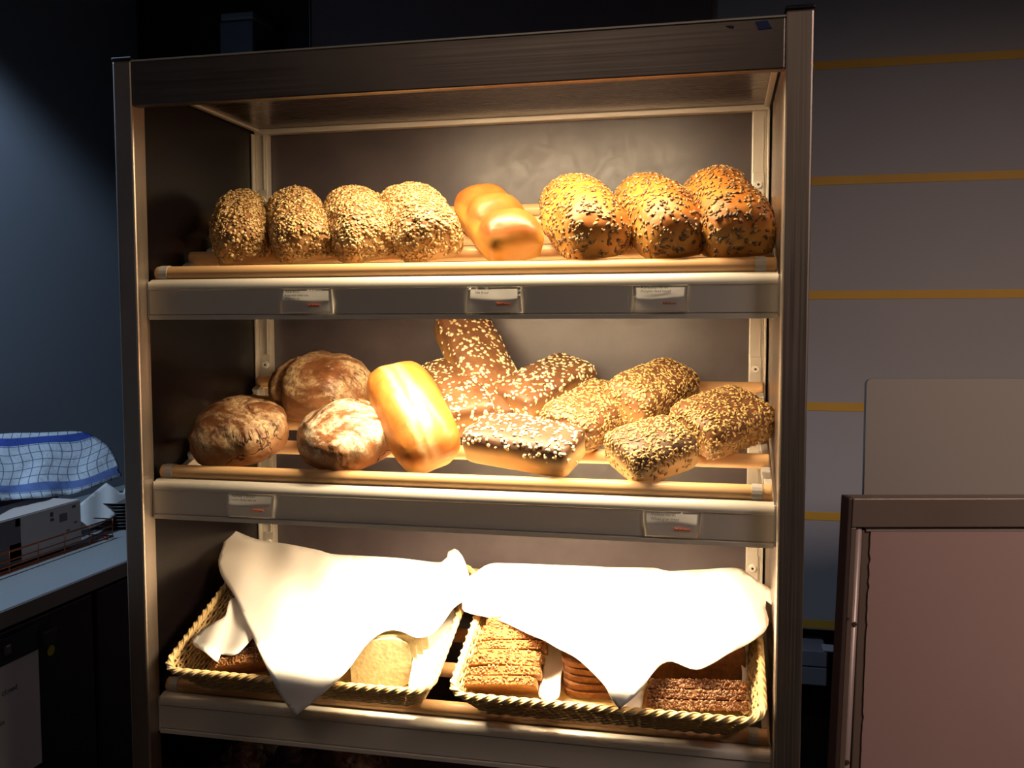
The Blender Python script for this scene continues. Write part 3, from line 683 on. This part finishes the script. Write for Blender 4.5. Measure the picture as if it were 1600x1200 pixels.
# bags on the lowest shelf
def bagmat():
    m = Mat('clear_bag_film', (.30, .22, .22, 1), .22, 0, .6); n = m.noise(30, 4, .6, dist=1.2); m.bmp(n, .7, .006)
    m.col(m.ramp(n, [(.4, (.06, .03, .03, 1)), (.62, (.16, .10, .10, 1)), (.75, (.34, .29, .31, 1))])); return m.m
M_bag = bagmat()
for k, (u, v, w, l, h, lb) in enumerate(((.05, .13, .14, .20, .145, 'crumpled film bag at the left under the lowest fascia'), (.20, .16, .20, .22, .165, 'film wrapped bread bag under the lowest fascia, beside the crumpled one'))):
    me = loaf_mesh('bread_bag', w, l, h, 2.4, 2.6, 2.0, .95, 50+k, .012, big=.02)
    o = link('bread_bag', me, M_bag); o.matrix_world = pose(Z4, u+.03, v, 0, .2-.4*k); tag(o, lb, 'bag')
    bm = bmesh.new(); tubebm(bm, [(0, 0, h-.012), (.004, 0, h+.006), (-.006, .004, h+.022)], .012, 8, rf=lambda t: .5+1.2*abs(t-.4))
    link('bag_neck', bm2me(bm, 'bag_neck', True), M_bag, o)

# ------------------------------------------------------------------ left counter
CX, CZ = -.411, .955
M_top = Mat('grey_worktop', (.42, .47, .50, 1), .35, .25); n = M_top.noise(120, 3); M_top.rgh(M_top.ramp(n, [(.3, G(.30)), (.7, G(.42))])); M_top = M_top.m
M_edge = Mat('worktop_edge', (.30, .27, .26, 1), .4, .4).m
M_cab = Mat('black_cabinet', (.014, .013, .014, 1), .38).m
cnt = empty('counter', Matrix.Translation((CX, -.6, 0))); tag(cnt, 'dark cabinet counter with a grey worktop along the left wall', 'counter')
def cbox(nm, lo, hi, mat, bev=.002, par=None):
    lo = Vector(lo)-Vector((CX, -.6, 0)); hi = Vector(hi)-Vector((CX, -.6, 0)); return box(nm, lo, hi, mat, par or cnt, bev)
cbox('worktop', (LWX+.002, -.9, CZ-.034), (CX, 1.5, CZ), M_top, .003)
cbox('worktop_edge', (CX-.004, -.9, CZ-.036), (CX+.002, 1.5, CZ-.003), M_edge, .001)
cbox('cabinet_body', (LWX+.01, -.88, .06), (CX-.045, 1.48, CZ-.036), M_cab)
cbox('plinth', (LWX+.02, -.86, 0), (CX-.09, 1.46, .06), M_cap)
ysm = atX(145, 905, CX-.02).y
d1 = cbox('door', (CX-.043, -.35, .08), (CX-.018, ysm-.005, CZ-.050), M_cab, .004)
d2 = cbox('door', (CX-.043, ysm+.007, .08), (CX-.018, ysm+.62, CZ-.050), M_cab, .004)
q = atX(75, 993, CX-.018)
hd = cbox('latch', (CX-.019, q.y-.03, q.z-.017), (CX-.004, q.y+.012, q.z+.017), Mat('dark_latch', (.03, .03, .032, 1), .3).m, .003)
cbox('top_band', (CX-.019, -.34, CZ-.115), (CX-.014, q.y-.032, CZ-.062), Mat('band', (.03, .03, .034, 1), .35).m, .001)
q2 = atX(10, 1015, CX-.014); cbox('lock', (CX-.016, q2.y-.008, q2.z-.010), (CX-.008, q2.y+.008, q2.z+.010), Mat('lock_metal', (.3, .3, .32, 1), .3, .8).m, .003)
q = atX(79, 1016, CX-.017)
bm = bmesh.new(); bmesh.ops.create_cone(bm, segments=24, radius1=.011, radius2=.011, depth=.0012, cap_ends=True, matrix=Matrix.Translation((q.x+.0008, q.y, q.z)) @ Matrix.Rotation(math.pi/2, 4, 'Y'))
st = link('round_sticker', bm2me(bm, 'round_sticker'), Mat('yellow_sticker', (.62, .50, .02, 1), .5).m); tag(st, 'small round yellow sticker on the black cabinet door', 'sticker')
# notice sheet stuck on the door
qa, qb = atX(59, 1008, CX-.016), atX(70, 1188, CX-.016)
sh = empty('notice_sheet', Matrix.Translation((CX-.0165, qa.y, qb.z))); tag(sh, 'white notice sheet stuck on the left cabinet door', 'notice')
hh = qa.z-qb.z
box('sheet', (0, -.21, 0), (.0012, 0, hh), Mat('notice_paper', (.75, .70, .70, 1), .6).m, sh)
RY = Matrix.Rotation(math.pi/2, 4, 'Z') @ RX
for tx, px, py, sz in (('Please keep closed', 0, 1090, .016), ('Milk', 5, 1108, .012), ('Water', 2, 1118, .012), ('Juices and drinks', 0, 1135, .013), ('Thank you', 0, 1150, .013)):
    pp = atX(px, py, CX-.015); text(tx, sz, M_ink, Matrix.Translation((.0016, pp.y-qa.y-.075, pp.z-qb.z)) @ RY, sh)
q = atX(172, 950, CX-.016); text('service', .012, Mat('grey_print', (.09, .09, .09, 1), .5).m, Matrix.Translation((CX-.0165+0-CX, q.y+.6, q.z)) @ RY, cnt)

# copper wire tray
M_cop = Mat('copper_wire', (.42, .11, .035, 1), .35, .7).m
tx0, tx1, ty0, ty1 = -.85, -.575, .10, .72
tr = empty('wire_tray', Matrix.Translation((tx1, ty0, CZ))); tag(tr, 'copper wire tray on the counter holding a carton', 'tray')
Wt, Lt = tx1-tx0, ty1-ty0
def loop(z, ins=0): return [(-ins, ins, z), (-ins, Lt-ins, z), (-Wt+ins, Lt-ins, z), (-Wt+ins, ins, z)]
for k, (z, r) in enumerate(((.052, .0022), (.034, .0017), (.022, .0017), (.008, .0022))):
    tube('wire', loop(z, .001*(3-k)), r, M_cop, tr, 6, True)
for y in np.linspace(.0, Lt, 8):
    tube('upright_wire', [(0, y, .053), (-.003, y, .004)], .0012, M_cop, tr, 5)
for x in np.linspace(.02, Wt-.02, 9): tube('base_wire', [(-x, .002, .006), (-x, Lt-.002, .006)], .0015, M_cop, tr, 5)
for a, b in ((-.012, .012), (-.012, Lt-.012), (-Wt+.012, .012), (-Wt+.012, Lt-.012)):
    tube('foot', [(a, b, 0.0), (a, b, .008)], .005, M_cop, tr, 8)
# carton standing in the tray
M_box = Mat('white_carton', (.60, .55, .52, 1), .55).m; M_pr = Mat('carton_print', (.16, .14, .14, 1), .6).m; M_pr2 = Mat('carton_dark_print', (.07, .06, .06, 1), .6).m
bz = CZ+.0085
a = atX(114, 838, -.61); ye = atZ(116, 850, bz).y
yb0, yb1 = .255, .640; bx1, bx0 = -.605, -.73; bh = .106
ct = empty('carton', Matrix.Translation((bx1, yb0, bz))); tag(ct, 'white printed carton standing in the copper wire tray', 'carton')
box('carton_body', (bx0-bx1, 0, 0), (0, yb1-yb0, bh), M_box, ct, .002)
box('lid_flap', (bx0-bx1+.004, .004, bh), (-.001, yb1-yb0-.002, bh+.0015), M_box, ct, .0005)
L_ = yb1-yb0
def pr(y0, y1, z0, z1, m=M_pr): box('print', (0, y0*L_, z0*bh), (.0006, y1*L_, z1*bh), m, ct)
pr(.30, .47, .03, .98); pr(.38, .47, .10, .45, M_pr2); pr(.43, .47, .80, .96, M_pr2)
pr(.72, .745, .80, .90, M_pr2); pr(.72, .75, .70, .76, M_pr2); pr(.80, .87, .62, .80, M_pr); pr(.92, .95, .86, .92, M_pr2); pr(.86, .89, .36, .40); pr(.93, .96, .5, .54)
pr(.06, .14, .35, .8, M_pr2)
# plates
M_plate = Mat('dark_plate', (.05, .05, .055, 1), .3).m; M_prim = Mat('pale_plate_rim', (.50, .50, .52, 1), .3).m
for k in range(8):
    pc = Vector((-.66, .90, CZ+.001+k*.0088)); prof = [(.0, 0), (.055, 0), (.085, .004), (.098, .0085), (.098, .0102), (.084, .0062), (.054, .002), (0, .002)]
    bm = bmesh.new(); n = 40; rings = []
    for r_, z_ in prof:
        rings.append([bm.verts.new((r_*math.cos(2*math.pi*i/n), r_*math.sin(2*math.pi*i/n), z_)) for i in range(n)] if r_ > 0 else [bm.verts.new((0, 0, z_))])
    for i in range(len(rings)-1):
        A, B = rings[i], rings[i+1]
        for j in range(n):
            if len(A) == 1: bm.faces.new((A[0], B[(j+1) % n], B[j]))
            elif len(B) == 1: bm.faces.new((A[j], A[(j+1) % n], B[0]))
            else: bm.faces.new((A[j], A[(j+1) % n], B[(j+1) % n], B[j]))
    for f in bm.faces:
        c = f.calc_center_median()
        if c.xy.length > .088 and c.z > .007: f.material_index = 1
    bmesh.ops.recalc_face_normals(bm, faces=bm.faces)
    o = link('plate', bm2me(bm, 'plate', True), [M_plate, M_prim]); o.location = pc; tag(o, 'dark plate, '+ORD[k]+' from the bottom of the stack behind the wire tray', 'plate', 'plates stacked on the counter')
# fruit basket under the tea towel
def wave(x, y): return .018*math.sin(x*.075+.4+y*.02)+.012*math.sin(x*.05-y*.07)+.006*math.sin(x*.16+y*.1)
hb = empty('tall_basket', Matrix.Translation((-.948, .62, CZ))); tag(hb, 'reddish basket hidden under the checked tea towel', 'basket')
bm = bmesh.new(); A = rrect(.17, .62, .04, 48); rings = []
for z, s in ((.0, .92), (.17, 1.0), (.17, .975), (.01, .90)):
    rings.append([bm.verts.new(((p.x-.085)*s, (p.y-.31)*s, z*.85)) for p in A])
for i in range(3):
    for j in range(48): bm.faces.new((rings[i][j], rings[i][(j+1) % 48], rings[i+1][(j+1) % 48], rings[i+1][j]))
bm.faces.new(rings[3]); bm.faces.new(rings[0][::-1]); bmesh.ops.recalc_face_normals(bm, faces=bm.faces)
link('basket_body', bm2me(bm, 'basket_body', True), Mat('mauve_basket', (.19, .13, .15, 1), .6).m, hb)
tube('basket_rim', [((p.x-.085), (p.y-.31), .147) for p in A], .006, Mat('mauve_rim', (.22, .15, .16, 1), .5).m, hb, 6, True)
def towelmat():
    m = Mat('checked_tea_towel', (.55, .66, .78, 1), .85, 0, .2)
    at = m.n.new('ShaderNodeAttribute'); at.attribute_name = 'cloth_uv'
    sp = m.n.new('ShaderNodeSeparateXYZ'); m.L(at.outputs['Vector'], sp.inputs[0])
    def lines(out, per, wid):
        a = m.n.new('ShaderNodeMath'); a.operation = 'MULTIPLY'; m.L(out, a.inputs[0]); a.inputs[1].default_value = per
        f = m.n.new('ShaderNodeMath'); f.operation = 'FRACT'; m.L(a.outputs[0], f.inputs[0])
        l = m.n.new('ShaderNodeMath'); l.operation = 'LESS_THAN'; m.L(f.outputs[0], l.inputs[0]); l.inputs[1].default_value = wid; return l.outputs[0]
    def band(out, lo, hi):
        return m.ramp(out, [(lo-.004, G(0)), (lo, G(1)), (hi, G(1)), (hi+.004, G(0))])
    g1 = lines(sp.outputs[0], 17, .10); g2 = lines(sp.outputs[1], 9, .10)
    c = m.mix(g1, (.62, .72, .82, 1), (.16, .22, .34, 1)); c = m.mix(g2, c, (.16, .22, .34, 1))
    c = m.mix(band(sp.outputs[1], .13, .24), c, (.14, .22, .50, 1)); c = m.mix(band(sp.outputs[1], .80, .90), c, (.05, .10, .42, 1))
    w = m.noise(11, 4, .6, dist=.7); m.bmp(w, .6, .02); m.col(c); return m.m
tw = [(-60, 690), (0, 678), (60, 676), (118, 674), (140, 678), (160, 690), (175, 703), (185, 725), (186, 735), (192, 744), (160, 755), (120, 770), (80, 776), (30, 779), (0, 783), (-60, 795)]
def tsurf(x, y):
    t = min(1, max(0, (y-676)/105)); X = -.93 + .26*t**.8 + .5*wave(x, y)*(.4+t)
    # falls from the top of the basket towards the counter's front
    return atX(x, y, X)
o = cloth('tea_towel', tw, tsurf, towelmat(), 6, .0015, 3); tag(o, 'blue and white checked tea towel over a basket on the counter', 'towel')
me = o.data; at = me.attributes.new('cloth_uv', 'FLOAT_VECTOR', 'POINT')
for i, v in enumerate(me.vertices):
    d = v.co-CAM; zc = d.dot(fw); x = 800+FPX*d.dot(r2)/zc; y = 600-FPX*d.dot(u2)/zc
    lo = 783-.0016*max(0, x-40)**1.95 if x > 40 else 783   # lower hem of the cloth
    at.data[i].vector = ((x+60)/260+.014*math.sin(y*.10+x*.03), max(0, min(1, (lo-y)/110+.035*math.sin(x*.055+1)*math.sin(max(0, min(1, (lo-y)/110))*3.1))), 0)
# white paper cone of napkin behind the carton
pc = [(166, 754), (166, 754), (178, 762), (192, 770), (200, 745), (204, 790), (180, 805), (150, 822), (117, 830), (117, 830), (116, 798), (140, 775)]
o = cloth('paper_napkin', pc, lambda x, y: atX(x, y, -.70+.10*(y-755)/75+.006*math.sin(x*.15)), linen('paper_white', (.70, .74, .76, 1)), 5); tag(o, 'white folded paper napkin between the carton and the plates', 'napkin')

# ------------------------------------------------------------------ right: splash panel and cart
nrm = -fw.copy(); nrm.z = 0; nrm.normalize()
def frame_at(P): 
    xa = rt.copy(); ya = -nrm; za = Vector((0, 0, 1)); return Matrix((( xa.x, ya.x, za.x, P.x), (xa.y, ya.y, za.y, P.y), (xa.z, ya.z, za.z, P.z), (0, 0, 0, 1)))
Pp = hit(1350, 780, (1.2, .75, 1.2), nrm); zt = hit(1400, 592, (1.2, .75, 1.2), nrm).z
sp = empty('screen_panel', frame_at(Vector((Pp.x, Pp.y, 0)))); tag(sp, 'plain grey screen panel with rounded corner behind the cart', 'panel')
bm = bmesh.new(); w_, z0_, r_ = .62, .04, .012; pts = [(0, z0_), (w_, z0_), (w_, zt)]
for i in range(7): a = math.pi/2+math.pi/2*i/6; pts.append((r_+r_*math.cos(a), zt-r_+r_*math.sin(a)))
A = [bm.verts.new((x, 0, z)) for x, z in pts]; B = [bm.verts.new((x, .012, z)) for x, z in pts]; bm.faces.new(A); bm.faces.new(B[::-1])
for i in range(len(pts)): bm.faces.new((A[(i+1) % len(pts)], A[i], B[i], B[(i+1) % len(pts)]))
bmesh.ops.recalc_face_normals(bm, faces=bm.faces)
link('panel_board', bm2me(bm, 'panel_board'), Mat('grey_panel', (.30, .26, .225, 1), .5, .1).m, sp)
for x in (.06, .5): box('panel_foot', (x, -.06, 0), (x+.05, .09, .04), M_cap, sp, .004)
Pc = hit(1328, 780, (1.14, .34, 1.2), nrm); zt = Pc.z
ca = empty('framed_board', frame_at(Vector((Pc.x-.022, Pc.y, 0))))
tag(ca, 'brown framed board with a pinkish film covered face at the right edge', 'board')
M_ct = Mat('brown_steel', (.20, .145, .115, 1), .42, .35); n = M_ct.noise(4, 3); M_ct.col(M_ct.mix(n, (.17, .12, .095, 1), (.24, .18, .145, 1))); M_ct = M_ct.m
M_ctl = Mat('light_steel_trim', (.40, .31, .28, 1), .4, .3).m; M_ctd = Mat('dark_brown_edge', (.06, .035, .03, 1), .5).m
M_film = Mat('pink_protective_film', (.34, .22, .20, 1), .6); n = M_film.noise(3, 4); M_film.col(M_film.mix(n, (.31, .20, .185, 1), (.37, .24, .21, 1))); M_film = M_film.m
sz = lambda py, px=1400: hit(px, py, Pc, nrm).z
SL = .030   # the left stile leans outwards towards the floor
def cb_(nm, x0, x1, y0, y1, z0, z1, m, bev=.0015):
    bm = bmesh.new(); boxbm(bm, (x0, y0, z0), (x1, y1, z1), bev)
    for v in bm.verts: v.co.x -= (zt-v.co.z)*SL*max(0, 1-(v.co.x-.022)/.1)
    return link(nm, bm2me(bm, nm), m, ca)
X0 = .022; zr = sz(825); zr2 = sz(833)
cb_('left_edge', X0, X0+.007, .002, .040, .06, zt, M_ctd)
cb_('top_rail', X0+.007, X0+.5, .0, .040, zr, zt, M_ct)
cb_('inner_strip', X0+.034, X0+.5, .006, .03, zr2, zr-.001, M_ctl)
cb_('stile', X0+.007, X0+.016, .002, .040, .06, zr-.0005, M_ct)
cp = bmesh.new(); tubebm(cp, [(X0+.0225-(zt-z)*SL, .012, z) for z in (.06, zr-.002)], .0072, 14)
link('rounded_stile', bm2me(cp, 'rounded_stile', True), M_ctl, ca)
cb_('recess_strip', X0+.029, X0+.052, .010, .03, .06, zr2+.002, M_ct)
cb_('backing', X0+.016, X0+.5, .030, .038, .06, zr-.001, M_ctd)
bm = bmesh.new(); R = random.Random(3); zs = np.linspace(.07, zr2, 110); xl = X0+.042; A = []
for z in zs: A.append(bm.verts.new((xl-(zt-z)*SL*.6+max(0, R.gauss(0, .0007))+(.0016 if R.random() < .12 else 0), .008, z)))
B = [bm.verts.new((X0+.5, .008, z)) for z in zs]
for i in range(len(zs)-1): bm.faces.new((A[i], B[i], B[i+1], A[i+1]))
bmesh.ops.recalc_face_normals(bm, faces=bm.faces); bmesh.ops.solidify(bm, geom=bm.faces[:], thickness=.0015)
link('film_face', bm2me(bm, 'film_face'), M_film, ca)
for z, xo in ((sz(978), .0225), (sz(1195), .0225), (sz(968), .010)):
    bm = bmesh.new(); bmesh.ops.create_cone(bm, segments=14, radius1=.0045 if xo > .02 else .002, radius2=.004 if xo > .02 else .002, depth=.003, cap_ends=True, matrix=Matrix.Translation((X0+xo-(zt-z)*SL, .0045 if xo > .02 else .0015, z)) @ Matrix.Rotation(math.pi/2, 4, 'X'))
    link('rivet', bm2me(bm, 'rivet'), M_ctd, ca)
for x in (X0+.0, X0+.42): box('foot', (x, -.12, 0), (x+.05, .16, .06), M_cap, ca, .004)
